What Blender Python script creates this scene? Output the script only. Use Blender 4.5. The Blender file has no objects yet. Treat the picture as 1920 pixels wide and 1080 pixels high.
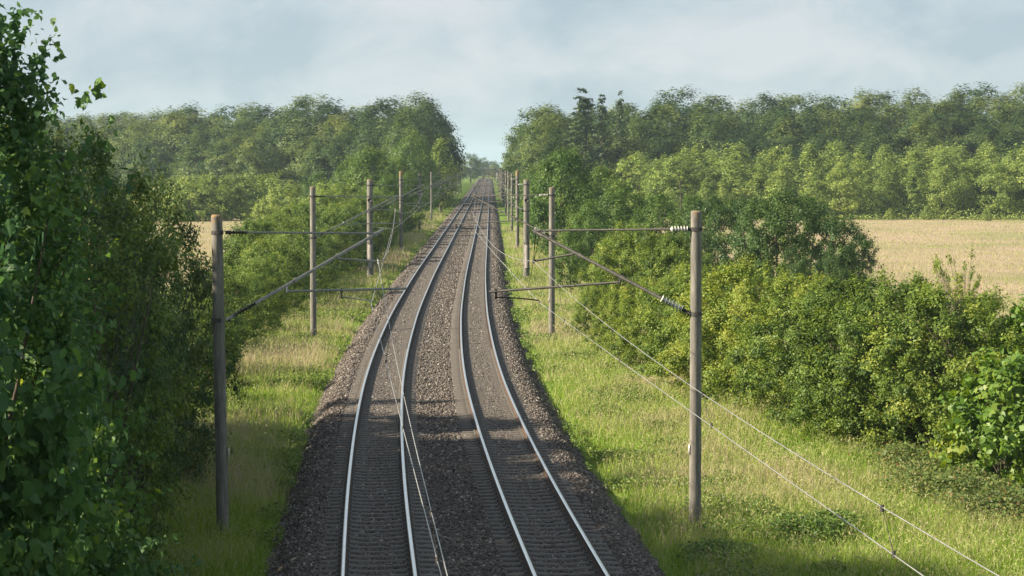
import bpy, math, random
import numpy as np
from mathutils import Vector

# ------------------------------------------------------------------ camera, sky, sun, exposure
SC = bpy.context.scene
COL = SC.collection
F_PX, HOR, CAM_Z = 4150.0, 308.0, 8.55
cam_d = bpy.data.cameras.new('camera'); cam = bpy.data.objects.new('camera', cam_d); COL.objects.link(cam)
cam_d.sensor_width = 36.0; cam_d.lens = F_PX/1920*36
cam_d.clip_start = 0.1; cam_d.clip_end = 20000
cam.location = (0, 0, CAM_Z)
cam.rotation_euler = (math.radians(90) - math.atan((540-HOR)/F_PX), 0, 0)
SC.camera = cam

SUN_EL = math.radians(30)
SUN_AHEAD = math.radians(-8)          # left of the view, this much ahead of square-on
to_sun = Vector((-math.cos(SUN_AHEAD)*math.cos(SUN_EL), math.sin(SUN_AHEAD)*math.cos(SUN_EL), math.sin(SUN_EL)))
sun_d = bpy.data.lights.new('sun', 'SUN'); sun = bpy.data.objects.new('sun', sun_d); COL.objects.link(sun)
sun_d.energy = 5.0; sun_d.angle = math.radians(0.6); sun_d.color = (1.0, 0.87, 0.66)
sun.rotation_euler = to_sun.to_track_quat('Z', 'Y').to_euler()

W = bpy.data.worlds.new('World'); SC.world = W; W.use_nodes = True
nt = W.node_tree; N = nt.nodes; L = nt.links
bg = N['Background']; bg.inputs['Strength'].default_value = 0.0505
sky = N.new('ShaderNodeTexSky'); sky.sky_type = 'NISHITA'; sky.sun_disc = False
sky.sun_elevation = SUN_EL; sky.sun_rotation = math.atan2(to_sun.x, to_sun.y)
sky.air_density = 1.0; sky.dust_density = 1.0
tc = N.new('ShaderNodeTexCoord')
mp = N.new('ShaderNodeMapping'); mp.inputs['Scale'].default_value = (11, 11, 20); mp.inputs['Location'].default_value = (3.1, 1.0, 0.35)
L.new(tc.outputs['Generated'], mp.inputs['Vector'])
n1 = N.new('ShaderNodeTexNoise'); n1.inputs['Scale'].default_value = 1.0; n1.inputs['Detail'].default_value = 7; n1.inputs['Roughness'].default_value = 0.55
n1.inputs['Distortion'].default_value = 0.4
L.new(mp.outputs['Vector'], n1.inputs['Vector'])
r1 = N.new('ShaderNodeValToRGB')
r1.color_ramp.elements[0].position = 0.40; r1.color_ramp.elements[0].color = (3.35, 4.1, 4.8, 1)
r1.color_ramp.elements[1].position = 0.62; r1.color_ramp.elements[1].color = (5.25, 5.55, 5.9, 1)
e = r1.color_ramp.elements.new(0.5); e.color = (4.2, 4.85, 5.4, 1)
L.new(n1.outputs['Fac'], r1.inputs['Fac'])
sz = N.new('ShaderNodeSeparateXYZ'); L.new(tc.outputs['Generated'], sz.inputs[0])
mr = N.new('ShaderNodeMapRange'); mr.inputs[1].default_value = .10; mr.inputs[2].default_value = .55; mr.inputs[3].default_value = .88; mr.inputs[4].default_value = .72
L.new(sz.outputs['Z'], mr.inputs[0])
mx = N.new('ShaderNodeMixRGB'); L.new(mr.outputs[0], mx.inputs['Fac'])
L.new(sky.outputs['Color'], mx.inputs['Color1']); L.new(r1.outputs['Color'], mx.inputs['Color2'])
L.new(mx.outputs['Color'], bg.inputs['Color'])

SC.view_settings.view_transform = 'Standard'; SC.view_settings.look = 'None'
SC.view_settings.gamma = 1.0; SC.view_settings.exposure = 1.4
SC.cycles.max_bounces = 6; SC.cycles.diffuse_bounces = 3; SC.cycles.glossy_bounces = 2
SC.cycles.transmission_bounces = 3; SC.cycles.transparent_max_bounces = 4; SC.cycles.volume_bounces = 1

RNG = np.random.default_rng(7)
random.seed(7)

# ------------------------------------------------------------------ helpers
def tag(o, label=None, cat=None, group=None, kind=None):
    if label: o['label'] = label
    if cat: o['category'] = cat
    if group: o['group'] = group
    if kind: o['kind'] = kind
    return o

def empty(name, loc, rz=0.0):
    o = bpy.data.objects.new(name, None); COL.objects.link(o)
    o.empty_display_size = 0.3; o.location = loc; o.rotation_euler = (0, 0, rz)
    return o

def link(name, me, parent=None):
    o = bpy.data.objects.new(name, me); COL.objects.link(o)
    if parent is not None: o.parent = parent
    return o

def np_mesh(name, V, Fc, mats, var=None, smooth=False, mat_idx=None):
    """V (n,3); Fc (m,3) or (m,4) array; var: per-vertex float colour variation of the thing itself."""
    V = np.asarray(V, dtype=np.float32); Fc = np.asarray(Fc, dtype=np.int32)
    me = bpy.data.meshes.new(name)
    m, k = Fc.shape
    me.vertices.add(len(V)); me.vertices.foreach_set('co', V.ravel())
    me.loops.add(m*k); me.loops.foreach_set('vertex_index', Fc.ravel())
    me.polygons.add(m); me.polygons.foreach_set('loop_start', np.arange(0, m*k, k, dtype=np.int32))
    if mat_idx is not None: me.polygons.foreach_set('material_index', np.asarray(mat_idx, dtype=np.int32))
    if smooth: me.polygons.foreach_set('use_smooth', np.ones(m, dtype=bool))
    for mt in (mats if isinstance(mats, (list, tuple)) else [mats]): me.materials.append(mt)
    if var is not None:
        a = me.attributes.new('var', 'FLOAT', 'POINT'); a.data.foreach_set('value', np.asarray(var, dtype=np.float32))
    me.update(calc_edges=True)
    return me

class MB:
    """collects tubes, boxes and revolved shapes into one quad mesh"""
    def __init__(s): s.v = []; s.f = []; s.n = 0; s.smooth = []
    def add(s, V, Fq):
        s.v.append(np.asarray(V, float)); s.f.append(np.asarray(Fq, int)+s.n); s.n += len(V); return s
    def tube(s, pts, rad, seg=8, cap=True):
        pts = np.asarray(pts, float); n = len(pts)
        rad = np.full(n, rad, float) if np.isscalar(rad) else np.asarray(rad, float)
        T = np.gradient(pts, axis=0); T /= np.linalg.norm(T, axis=1)[:, None]+1e-9
        ref = np.array([0, 0, 1.0]) if abs(T[0][2]) < 0.9 else np.array([1.0, 0, 0])
        ang = np.linspace(0, 2*np.pi, seg, endpoint=False)
        V = []
        for p, t, r in zip(pts, T, rad):
            a = np.cross(t, ref); a /= np.linalg.norm(a)+1e-9; b = np.cross(t, a)
            V.append(p + r*(np.cos(ang)[:, None]*a + np.sin(ang)[:, None]*b))
        V = np.concatenate(V); Fq = []
        for i in range(n-1):
            for j in range(seg):
                k = (j+1) % seg
                Fq.append((i*seg+j, i*seg+k, (i+1)*seg+k, (i+1)*seg+j))
        if cap:
            for base in (0, (n-1)*seg):
                for j in range(1, seg//2):
                    Fq.append((base+j-1 if j > 1 else base, base+j, base+seg-j-1 if j < seg//2 else base+seg//2, base+seg-j if j > 1 else base+seg-1) if False else (base+j-1, base+j, base+seg-1-j, base+seg-j if j > 1 else base+seg-1))
            # (quads strips across the ring; a first degenerate-free fan for even seg)
        return s.add(V, [q for q in Fq if len(set(q)) == 4])
    def box(s, c, d, rot=0.0):
        c = np.asarray(c, float); d = np.asarray(d, float)/2
        P = np.array([(x, y, z) for z in (-1, 1) for x, y in ((-1, -1), (1, -1), (1, 1), (-1, 1))], float)*d
        ca, sa = math.cos(rot), math.sin(rot)
        P = np.stack([P[:, 0]*ca-P[:, 1]*sa, P[:, 0]*sa+P[:, 1]*ca, P[:, 2]], 1)+c
        return s.add(P, [(0, 3, 2, 1), (4, 5, 6, 7), (0, 1, 5, 4), (1, 2, 6, 5), (2, 3, 7, 6), (3, 0, 4, 7)])
    def mesh(s, name, mat, smooth=False):
        return np_mesh(name, np.concatenate(s.v), np.concatenate(s.f), mat, smooth=smooth)
    def build(s, name, mat, parent=None, smooth=False):
        return link(name, s.mesh(name, mat, smooth), parent)

def copy_tree(o, parent=None):
    c = o.copy(); COL.objects.link(c)
    if parent is not None: c.parent = parent
    for ch in list(o.children): copy_tree(ch, c)
    return c

def unit(a): return a/(np.linalg.norm(a, axis=-1, keepdims=True)+1e-9)
def sstep(a, b, x):
    t = np.clip((np.asarray(x, float)-a)/(b-a), 0, 1); return t*t*(3-2*t)

# smooth value noise on numpy arrays
_tab = np.random.default_rng(3).random((256, 256))
def vnoise(x, y, s=1.0):
    x = np.asarray(x, float)/s; y = np.asarray(y, float)/s
    xi = np.floor(x).astype(int); yi = np.floor(y).astype(int); fx = x-xi; fy = y-yi
    fx = fx*fx*(3-2*fx); fy = fy*fy*(3-2*fy)
    g = lambda i, j: _tab[i % 256, j % 256]
    return (g(xi, yi)*(1-fx)+g(xi+1, yi)*fx)*(1-fy)+(g(xi, yi+1)*(1-fx)+g(xi+1, yi+1)*fx)*fy

# centre line of the two tracks: lateral position M at distance d along +Y
CD = np.array([-60, -20, 20, 46, 60, 82, 121.5, 153, 233, 348, 493, 682, 1300, 4000.])
CM = np.array([8.2, 4.55, 1.15, -.79, -1.69, -2.845, -4.05, -4.57, -5.4, -6.5, -7.93, -9.82, -16.0, -43.])
_s = np.diff(CM)/np.diff(CD)
_m = np.concatenate([[_s[0]], (_s[:-1]*np.diff(CD)[1:]+_s[1:]*np.diff(CD)[:-1])/(np.diff(CD)[1:]+np.diff(CD)[:-1]), [_s[-1]]])
def M(d):
    d = np.asarray(d, float); i = np.clip(np.searchsorted(CD, d)-1, 0, len(CD)-2)
    h = CD[i+1]-CD[i]; t = (d-CD[i])/h
    return ((2*t**3-3*t**2+1)*CM[i]+(t**3-2*t**2+t)*h*_m[i]+(-2*t**3+3*t**2)*CM[i+1]+(t**3-t**2)*h*_m[i+1])
def Mslope(d): return (M(np.asarray(d)+0.5)-M(np.asarray(d)-0.5))
def along(d, o, z=0.0):
    """world point(s) at distance d, lateral offset o from the centre of the two tracks"""
    d = np.asarray(d, float); s = Mslope(d); n = 1/np.sqrt(1+s*s)
    return np.stack([M(d)+o*n, d-o*s*n, np.zeros_like(d)+z], -1)

def ground_z(x, y):
    x = np.asarray(x, float); y = np.asarray(y, float)
    o = x-M(y); a = np.abs(o)
    z = -0.95+0.25*sstep(4.0, 4.9, a)
    z = z-0.4*sstep(9, 26, a)
    z = z+(vnoise(x+50, y, 3.1)-.5)*0.14*sstep(4.6, 6, a)+(vnoise(x, y+90, 14)-.5)*0.35*sstep(6, 16, a)
    z = z+7.3*(1-sstep(6, 43, y))*sstep(4.2, 9.5, a)*(y > -70)
    z = z+5.0*sstep(470, 640, y)*sstep(14, 40, o)
    return z

def px_x(px, d): return (px-960)*d/F_PX
def px_z(py, d): return CAM_Z-(py-HOR)*d/F_PX

# ------------------------------------------------------------------ materials
def new_mat(name):
    m = bpy.data.materials.new(name); m.use_nodes = True
    t = m.node_tree; return m, t, t.nodes, t.links, t.nodes['Principled BSDF'], t.nodes['Material Output']

def ramp(Nn, stops):
    r = Nn.new('ShaderNodeValToRGB'); el = r.color_ramp.elements
    el[0].position, el[0].color = stops[0][0], (*stops[0][1], 1)
    el[1].position, el[1].color = stops[-1][0], (*stops[-1][1], 1)
    for p, c in stops[1:-1]:
        x = el.new(p); x.color = (*c, 1)
    return r

def leaf_mat(name, stops, transl=0.35, gloss=0.35, rough=0.5, objvar=0.25, gain=1.35):
    stops = [(p, tuple(min(.5, c*gain) for c in col)) for p, col in stops]
    m, t, Nn, Ll, bs, out = new_mat(name)
    at = Nn.new('ShaderNodeAttribute'); at.attribute_name = 'var'
    oi = Nn.new('ShaderNodeObjectInfo')
    ma = Nn.new('ShaderNodeMath'); ma.operation = 'MULTIPLY_ADD'
    ma.inputs[1].default_value = objvar; ma.inputs[2].default_value = -objvar/2
    Ll.new(oi.outputs['Random'], ma.inputs[0])
    ad = Nn.new('ShaderNodeMath'); ad.operation = 'ADD'; ad.use_clamp = True
    Ll.new(at.outputs['Fac'], ad.inputs[0]); Ll.new(ma.outputs[0], ad.inputs[1])
    r = ramp(Nn, stops); Ll.new(ad.outputs[0], r.inputs['Fac'])
    bs.inputs['Roughness'].default_value = rough
    bs.inputs['Specular IOR Level'].default_value = gloss
    Ll.new(r.outputs['Color'], bs.inputs['Base Color'])
    tr = Nn.new('ShaderNodeBsdfTranslucent')
    hs = Nn.new('ShaderNodeHueSaturation'); hs.inputs['Hue'].default_value = 0.485; hs.inputs['Saturation'].default_value = 1.1; hs.inputs['Value'].default_value = 1.3
    Ll.new(r.outputs['Color'], hs.inputs['Color']); Ll.new(hs.outputs['Color'], tr.inputs['Color'])
    mxs = Nn.new('ShaderNodeMixShader'); mxs.inputs['Fac'].default_value = transl
    Ll.new(bs.outputs[0], mxs.inputs[1]); Ll.new(tr.outputs[0], mxs.inputs[2]); Ll.new(mxs.outputs[0], out.inputs['Surface'])
    return m

def noise_mat(name, stops, scale=5.0, rough=0.8, detail=6, bump=0.0, bump_scale=None, metallic=0.0, vec=(1, 1, 1), spec=0.3):
    m, t, Nn, Ll, bs, out = new_mat(name)
    tcn = Nn.new('ShaderNodeTexCoord'); mpn = Nn.new('ShaderNodeMapping'); mpn.inputs['Scale'].default_value = vec
    Ll.new(tcn.outputs['Object'], mpn.inputs['Vector'])
    n = Nn.new('ShaderNodeTexNoise'); n.inputs['Scale'].default_value = scale; n.inputs['Detail'].default_value = detail
    Ll.new(mpn.outputs['Vector'], n.inputs['Vector'])
    r = ramp(Nn, stops); Ll.new(n.outputs['Fac'], r.inputs['Fac']); Ll.new(r.outputs['Color'], bs.inputs['Base Color'])
    bs.inputs['Roughness'].default_value = rough; bs.inputs['Metallic'].default_value = metallic
    bs.inputs['Specular IOR Level'].default_value = spec
    if bump:
        n2 = Nn.new('ShaderNodeTexNoise'); n2.inputs['Scale'].default_value = bump_scale or scale*4; n2.inputs['Detail'].default_value = 4
        Ll.new(mpn.outputs['Vector'], n2.inputs['Vector'])
        b = Nn.new('ShaderNodeBump'); b.inputs['Strength'].default_value = bump; b.inputs['Distance'].default_value = 0.02
        Ll.new(n2.outputs['Fac'], b.inputs['Height']); Ll.new(b.outputs['Normal'], bs.inputs['Normal'])
    return m

MAT = {}
# colours of the leaves themselves: old leaf -> young leaf -> yellowish tip
MAT['wood'] = leaf_mat('forest_leaves', [(0, (.020, .044, .015)), (.45, (.052, .087, .023)), (.8, (.098, .132, .031)), (1, (.14, .165, .042))], objvar=.5, gloss=.2)
MAT['woodlight'] = leaf_mat('light_forest_leaves', [(0, (.030, .052, .014)), (.45, (.072, .105, .024)), (.8, (.122, .150, .034)), (1, (.165, .180, .045))], objvar=.4, gloss=.2)
MAT['wooddark'] = leaf_mat('dark_forest_leaves', [(0, (.016, .036, .013)), (.45, (.036, .068, .020)), (.8, (.070, .105, .028)), (1, (.11, .14, .04))], objvar=.4, gloss=.2)
MAT['young'] = leaf_mat(gain=1.85, name='young_tree_leaves', stops=[(0, (.056, .090, .024)), (.5, (.112, .152, .036)), (1, (.180, .215, .058))], objvar=.4, gloss=.2)
MAT['oak'] = leaf_mat('oak_leaves', [(0, (.026, .060, .014)), (.5, (.062, .115, .024)), (1, (.130, .175, .034))], gloss=.25)
MAT['dark'] = leaf_mat('dark_tree_leaves', [(0, (.018, .042, .013)), (.5, (.038, .078, .020)), (1, (.085, .130, .030))], gloss=.25)
MAT['haw'] = leaf_mat(gain=1.6, name='hawthorn_leaves', stops=[(0, (.026, .052, .012)), (.45, (.076, .120, .020)), (.75, (.128, .168, .026)), (1, (.178, .195, .038))], gloss=.25, objvar=.42)
MAT['hedge'] = leaf_mat(gain=1.5, name='hedge_leaves', stops=[(0, (.034, .066, .016)), (.5, (.085, .132, .026)), (1, (.165, .195, .040))], gloss=.25, objvar=.3)
MAT['near'] = leaf_mat(gain=1.85, name='broad_near_leaves', stops=[(0, (.018, .046, .022)), (.55, (.036, .076, .024)), (.85, (.066, .118, .028)), (1, (.17, .21, .03))], transl=.36, gloss=.25, rough=.55, objvar=.25)
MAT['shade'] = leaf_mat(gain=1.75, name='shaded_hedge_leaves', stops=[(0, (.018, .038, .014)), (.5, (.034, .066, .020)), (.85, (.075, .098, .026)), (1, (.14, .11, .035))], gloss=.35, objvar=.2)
MAT['bright'] = leaf_mat('bright_shrub_leaves', [(0, (.040, .090, .014)), (.5, (.090, .160, .022)), (1, (.180, .215, .030))], gloss=.4, objvar=.1)
MAT['bramble'] = leaf_mat('bramble_leaves', [(0, (.035, .065, .018)), (.5, (.085, .125, .03)), (.8, (.14, .14, .045)), (1, (.17, .09, .04))], gloss=.3, objvar=0)
MAT['conifer'] = leaf_mat('conifer_needles', [(0, (.020, .040, .018)), (.6, (.045, .070, .026)), (1, (.085, .105, .040))], gloss=.2, transl=.15)
MAT['grass'] = leaf_mat(gain=1.3, name='grass_blades', stops=[(0, (.055, .120, .014)), (.4, (.135, .225, .026)), (.65, (.215, .275, .060)), (.82, (.300, .272, .150)), (1, (.325, .265, .185))], transl=.35, gloss=.2, objvar=0)
MAT['bark'] = noise_mat('bark', [(.3, (.035, .028, .022)), (.7, (.12, .10, .08))], 6, .9, bump=.5, vec=(3, 3, .6))
MAT['concrete'] = None
MAT['steel'] = noise_mat('galvanised_steel', [(.3, (.20, .20, .19)), (.7, (.36, .355, .34))], 14, .55, metallic=.35)
MAT['darksteel'] = noise_mat('weathered_steel', [(.3, (.020, .020, .021)), (.7, (.052, .050, .047))], 14, .6, metallic=.3)
MAT['wire'] = noise_mat('wire_metal', [(.3, (.30, .30, .30)), (.7, (.45, .44, .43))], 3, .42, metallic=.5)
MAT['porcelain'] = noise_mat('white_porcelain', [(.3, (.46, .44, .41)), (.7, (.64, .62, .59))], 9, .2, spec=.5)
MAT['brownporc'] = noise_mat('brown_porcelain', [(.3, (.030, .026, .022)), (.7, (.075, .06, .05))], 9, .25, spec=.5)
MAT['railtop'] = noise_mat('polished_rail_head', [(.3, (.78, .78, .78)), (.7, (.90, .89, .88))], 2.0, .30, metallic=1.0)
MAT['rust'] = noise_mat('rusty_rail_side', [(.3, (.040, .028, .022)), (.7, (.105, .066, .045))], 8, .85)
MAT['sleeper'] = noise_mat('concrete_sleeper', [(.25, (.062, .055, .050)), (.75, (.130, .117, .105))], 5, .9, bump=.3, bump_scale=30)
MAT['clip'] = noise_mat('rail_clip', [(.3, (.070, .062, .055)), (.7, (.16, .148, .138))], 10, .5, metallic=.3)
MAT['abut'] = noise_mat('bridge_concrete', [(.3, (.22, .20, .18)), (.7, (.36, .34, .31))], .6, .9)
MAT['deck'] = noise_mat('bridge_girder', [(.3, (.07, .075, .08)), (.7, (.14, .14, .14))], .8, .8)

def concrete_mat():
    m, t, Nn, Ll, bs, out = new_mat('mast_concrete')
    tcn = Nn.new('ShaderNodeTexCoord')
    mpn = Nn.new('ShaderNodeMapping'); mpn.inputs['Scale'].default_value = (5, 5, .7)
    Ll.new(tcn.outputs['Object'], mpn.inputs['Vector'])
    n = Nn.new('ShaderNodeTexNoise'); n.inputs['Scale'].default_value = 2.2; n.inputs['Detail'].default_value = 9; n.inputs['Roughness'].default_value = .65
    Ll.new(mpn.outputs['Vector'], n.inputs['Vector'])
    r = ramp(Nn, [(.3, (.080, .075, .068)), (.5, (.150, .141, .127)), (.72, (.25, .235, .215))]); Ll.new(n.outputs['Fac'], r.inputs['Fac'])
    n2 = Nn.new('ShaderNodeTexNoise'); n2.inputs['Scale'].default_value = 7; n2.inputs['Detail'].default_value = 6
    Ll.new(tcn.outputs['Object'], n2.inputs['Vector'])
    # orange lichen on the top of the shaft
    sx = Nn.new('ShaderNodeSeparateXYZ'); Ll.new(tcn.outputs['Object'], sx.inputs[0])
    mr = Nn.new('ShaderNodeMapRange'); mr.inputs[1].default_value = 7.1; mr.inputs[2].default_value = 8.1; mr.inputs[3].default_value = -.25; mr.inputs[4].default_value = .46
    Ll.new(sx.outputs['Z'], mr.inputs[0])
    ad = Nn.new('ShaderNodeMath'); ad.operation = 'ADD'; Ll.new(mr.outputs[0], ad.inputs[0]); Ll.new(n2.outputs['Fac'], ad.inputs[1])
    r2 = ramp(Nn, [(.86, (0, 0, 0)), (1.0, (.7, .7, .7))]); Ll.new(ad.outputs[0], r2.inputs['Fac'])
    mxn = Nn.new('ShaderNodeMixRGB'); mxn.inputs['Color2'].default_value = (.30, .17, .035, 1)
    Ll.new(r2.outputs['Color'], mxn.inputs['Fac']); Ll.new(r.outputs['Color'], mxn.inputs['Color1'])
    Ll.new(mxn.outputs['Color'], bs.inputs['Base Color']); bs.inputs['Roughness'].default_value = .9
    n3 = Nn.new('ShaderNodeTexNoise'); n3.inputs['Scale'].default_value = 45; n3.inputs['Detail'].default_value = 4; Ll.new(tcn.outputs['Object'], n3.inputs['Vector'])
    b = Nn.new('ShaderNodeBump'); b.inputs['Strength'].default_value = .5; b.inputs['Distance'].default_value = .01
    Ll.new(n3.outputs['Fac'], b.inputs['Height']); Ll.new(b.outputs['Normal'], bs.inputs['Normal'])
    return m
MAT['concrete'] = concrete_mat()

def ballast_mat():
    m, t, Nn, Ll, bs, out = new_mat('ballast_stone')
    ge = Nn.new('ShaderNodeNewGeometry')
    v = Nn.new('ShaderNodeTexVoronoi'); v.inputs['Scale'].default_value = 15
    Ll.new(ge.outputs['Position'], v.inputs['Vector'])
    sp = Nn.new('ShaderNodeSeparateColor'); Ll.new(v.outputs['Color'], sp.inputs[0])
    r = ramp(Nn, [(0, (.040, .035, .032)), (.35, (.076, .066, .060)), (.65, (.117, .103, .094)), (.9, (.178, .163, .152)), (1, (.32, .29, .265))])
    Ll.new(sp.outputs[0], r.inputs['Fac'])
    n = Nn.new('ShaderNodeTexNoise'); n.inputs['Scale'].default_value = .55; n.inputs['Detail'].default_value = 5; Ll.new(ge.outputs['Position'], n.inputs['Vector'])
    r2 = ramp(Nn, [(.32, (.72, .70, .72)), (.68, (1.12, 1.06, 1.0))]); Ll.new(n.outputs['Fac'], r2.inputs['Fac'])
    mu = Nn.new('ShaderNodeMixRGB'); mu.blend_type = 'MULTIPLY'; mu.inputs['Fac'].default_value = 1
    Ll.new(r.outputs['Color'], mu.inputs['Color1']); Ll.new(r2.outputs['Color'], mu.inputs['Color2'])
    Ll.new(mu.outputs['Color'], bs.inputs['Base Color']); bs.inputs['Roughness'].default_value = .9; bs.inputs['Specular IOR Level'].default_value = .25
    b = Nn.new('ShaderNodeBump'); b.inputs['Strength'].default_value = 1.0; b.inputs['Distance'].default_value = .05
    Ll.new(v.outputs['Distance'], b.inputs['Height']); Ll.new(b.outputs['Normal'], bs.inputs['Normal'])
    return m
MAT['ballast'] = ballast_mat()

def stone_mat():
    m, t, Nn, Ll, bs, out = new_mat('loose_stone')
    at = Nn.new('ShaderNodeAttribute'); at.attribute_name = 'var'
    r = ramp(Nn, [(0, (.042, .036, .032)), (.35, (.086, .073, .065)), (.7, (.137, .118, .105)), (.92, (.21, .188, .172)), (1, (.34, .31, .285))])
    Ll.new(at.outputs['Fac'], r.inputs['Fac']); Ll.new(r.outputs['Color'], bs.inputs['Base Color'])
    bs.inputs['Roughness'].default_value = .9; bs.inputs['Specular IOR Level'].default_value = .25
    return m
MAT['stone'] = stone_mat()

def ground_mat():
    m, t, Nn, Ll, bs, out = new_mat('grassy_ground')
    at = Nn.new('ShaderNodeAttribute'); at.attribute_name = 'var'
    ge = Nn.new('ShaderNodeNewGeometry')
    n = Nn.new('ShaderNodeTexNoise'); n.inputs['Scale'].default_value = .11; n.inputs['Detail'].default_value = 9; n.inputs['Roughness'].default_value = .7
    Ll.new(ge.outputs['Position'], n.inputs['Vector'])
    g = ramp(Nn, [(.3, (.060, .110, .016)), (.5, (.105, .165, .026)), (.7, (.165, .200, .045))]); Ll.new(n.outputs['Fac'], g.inputs['Fac'])
    n2 = Nn.new('ShaderNodeTexNoise'); n2.inputs['Scale'].default_value = .05; n2.inputs['Detail'].default_value = 11; n2.inputs['Roughness'].default_value = .72
    Ll.new(ge.outputs['Position'], n2.inputs['Vector'])
    y = ramp(Nn, [(.32, (.19, .21, .08)), (.44, (.26, .225, .135)), (.56, (.32, .25, .175)), (.7, (.34, .26, .20))]); Ll.new(n2.outputs['Fac'], y.inputs['Fac'])
    mxn = Nn.new('ShaderNodeMixRGB'); Ll.new(at.outputs['Fac'], mxn.inputs['Fac'])
    Ll.new(g.outputs['Color'], mxn.inputs['Color1']); Ll.new(y.outputs['Color'], mxn.inputs['Color2'])
    Ll.new(mxn.outputs['Color'], bs.inputs['Base Color']); bs.inputs['Roughness'].default_value = 1.0; bs.inputs['Specular IOR Level'].default_value = .1
    n3 = Nn.new('ShaderNodeTexNoise'); n3.inputs['Scale'].default_value = 3; n3.inputs['Detail'].default_value = 8; Ll.new(ge.outputs['Position'], n3.inputs['Vector'])
    b = Nn.new('ShaderNodeBump'); b.inputs['Strength'].default_value = .8; b.inputs['Distance'].default_value = .15
    Ll.new(n3.outputs['Fac'], b.inputs['Height']); Ll.new(b.outputs['Normal'], bs.inputs['Normal'])
    return m
MAT['ground'] = ground_mat()

# ------------------------------------------------------------------ ground, ballast
def meadow_amount(x, y):
    o = x-M(y)
    r = sstep(15, 19, o)*sstep(95, 125, y)*(1-sstep(383, 395, y))
    l = sstep(18, 22, -o)*sstep(150, 190, y)*(1-sstep(392, 405, y))
    return np.maximum(r, l)

def grid_sheet(name, xs, ys, zf, mat, varf=None, smooth=True):
    X, Y = np.meshgrid(xs, ys); X = X.ravel(); Y = Y.ravel()
    V = np.stack([X, Y, zf(X, Y)], 1); nx, ny = len(xs), len(ys)
    i, j = np.meshgrid(np.arange(nx-1), np.arange(ny-1)); a = (j*nx+i).ravel()
    Fq = np.stack([a, a+1, a+1+nx, a+nx], 1)
    return np_mesh(name, V, Fq, mat, var=None if varf is None else varf(X, Y), smooth=smooth)

xs = np.concatenate([[-5000, -2500, -1200, -600, -300], np.arange(-200, -30, 5), np.arange(-30, 30, .7), np.arange(30, 201, 5), [300, 600, 1200, 2500, 5000]])
ys = np.concatenate([[-500, -200, -120], np.arange(-80, 200, 1.5), np.arange(200, 720, 5), np.arange(720, 1600, 40), [2000, 3000, 5000, 9000]])
g = link('ground', grid_sheet('ground', xs, ys, ground_z, MAT['ground'], meadow_amount)); tag(g, kind='structure')

# ballast bed
def bed_profile(o, d):
    a = np.abs(o)
    z = -0.20-0.05*np.exp(-((a-0)/0.9)**2)
    z = z-sstep(3.55, 4.95, a)*0.78
    z = z-.030*(1-sstep(1.15, 1.35, np.abs(a-2.0)))
    return z+(vnoise(o*3+d*.01, d, .35)-.5)*.03*(a < 9)
offs = np.concatenate([np.linspace(-5.1, -3.4, 9), np.linspace(-3.3, 3.3, 34), np.linspace(3.4, 5.1, 9)])
ds = np.concatenate([np.arange(-40, 160, .5), np.arange(160, 420, 3), np.arange(420, 1401, 20)])
O, D = np.meshgrid(offs, ds)
P = along(D.ravel(), O.ravel()); P[:, 2] = bed_profile(O.ravel(), D.ravel())
P[:, 0] += np.where(np.abs(O.ravel()) > 4.3, (vnoise(D.ravel(), O.ravel(), .9)-.5)*.5, 0)
nx = len(offs); i, j = np.meshgrid(np.arange(nx-1), np.arange(len(ds)-1)); a = (j*nx+i).ravel()
bal = link('ballast', np_mesh('ballast', P, np.stack([a, a+1, a+1+nx, a+nx], 1), MAT['ballast'], smooth=True)); tag(bal, kind='structure')

# loose stones on the bed, close to the camera
def stones(n, d0, d1, size, seed):
    r = np.random.default_rng(seed)
    u = r.random(n); d = 1/(1/d0+u*(1/d1-1/d0)); o = r.uniform(-4.75, 4.75, n)
    lat = np.abs(np.abs(o)-2.0)
    ph = np.abs(((d/0.6)+.5) % 1-.5)*.6
    keep = ~((lat < 1.32) & (ph < .12) & (r.random(n) > .12+sstep(70, 130, d)*.8)) & ~(np.abs(lat-.75) < .085)
    keep &= ~((lat < .7) & (r.random(n) < .2))
    
    d, o = d[keep], o[keep]; n = len(d)
    c = along(d, o); c[:, 2] = bed_profile(o, d)
    s = size*r.uniform(.55, 1.35, n)*(1+d/200)
    lat = np.abs(np.abs(o)-2.0); low = np.where(lat < 1.32, .45, 1.0)
    c[:, 2] += s*r.uniform(-.1, .5, n)*low
    base = np.array([(1, 0, 0), (-1, 0, 0), (0, 1, 0), (0, -1, 0), (0, 0, 1), (0, 0, -1)], float)
    V = base[None]*r.uniform(.6, 1.25, (n, 6, 1))+r.normal(0, .22, (n, 6, 3))
    q = unit(r.normal(size=(n, 4))); w, x, y, z = q.T
    R = np.stack([1-2*(y*y+z*z), 2*(x*y-z*w), 2*(x*z+y*w), 2*(x*y+z*w), 1-2*(x*x+z*z), 2*(y*z-x*w), 2*(x*z-y*w), 2*(y*z+x*w), 1-2*(x*x+y*y)], 1).reshape(n, 3, 3)
    V = np.einsum('nij,nkj->nki', R, V)*s[:, None, None]; V[:, :, 2] *= .8
    V = V+c[:, None, :]
    T = np.array([(0, 2, 4), (2, 1, 4), (1, 3, 4), (3, 0, 4), (2, 0, 5), (1, 2, 5), (3, 1, 5), (0, 3, 5)])
    Fq = (np.arange(n)*6)[:, None, None]+T[None]
    var = np.repeat(np.clip(r.normal(.5, .26, n), 0, 1), 6)
    return V.reshape(-1, 3), Fq.reshape(-1, 3), var
V, Fq, var = stones(200000, 42, 430, .034, 11)
st = link('ballast_stones', np_mesh('ballast_stones', V, Fq, MAT['stone'], var=var))
tag(st, 'grey brown crushed stones lying over the track bed', 'gravel', kind='stuff')

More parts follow.
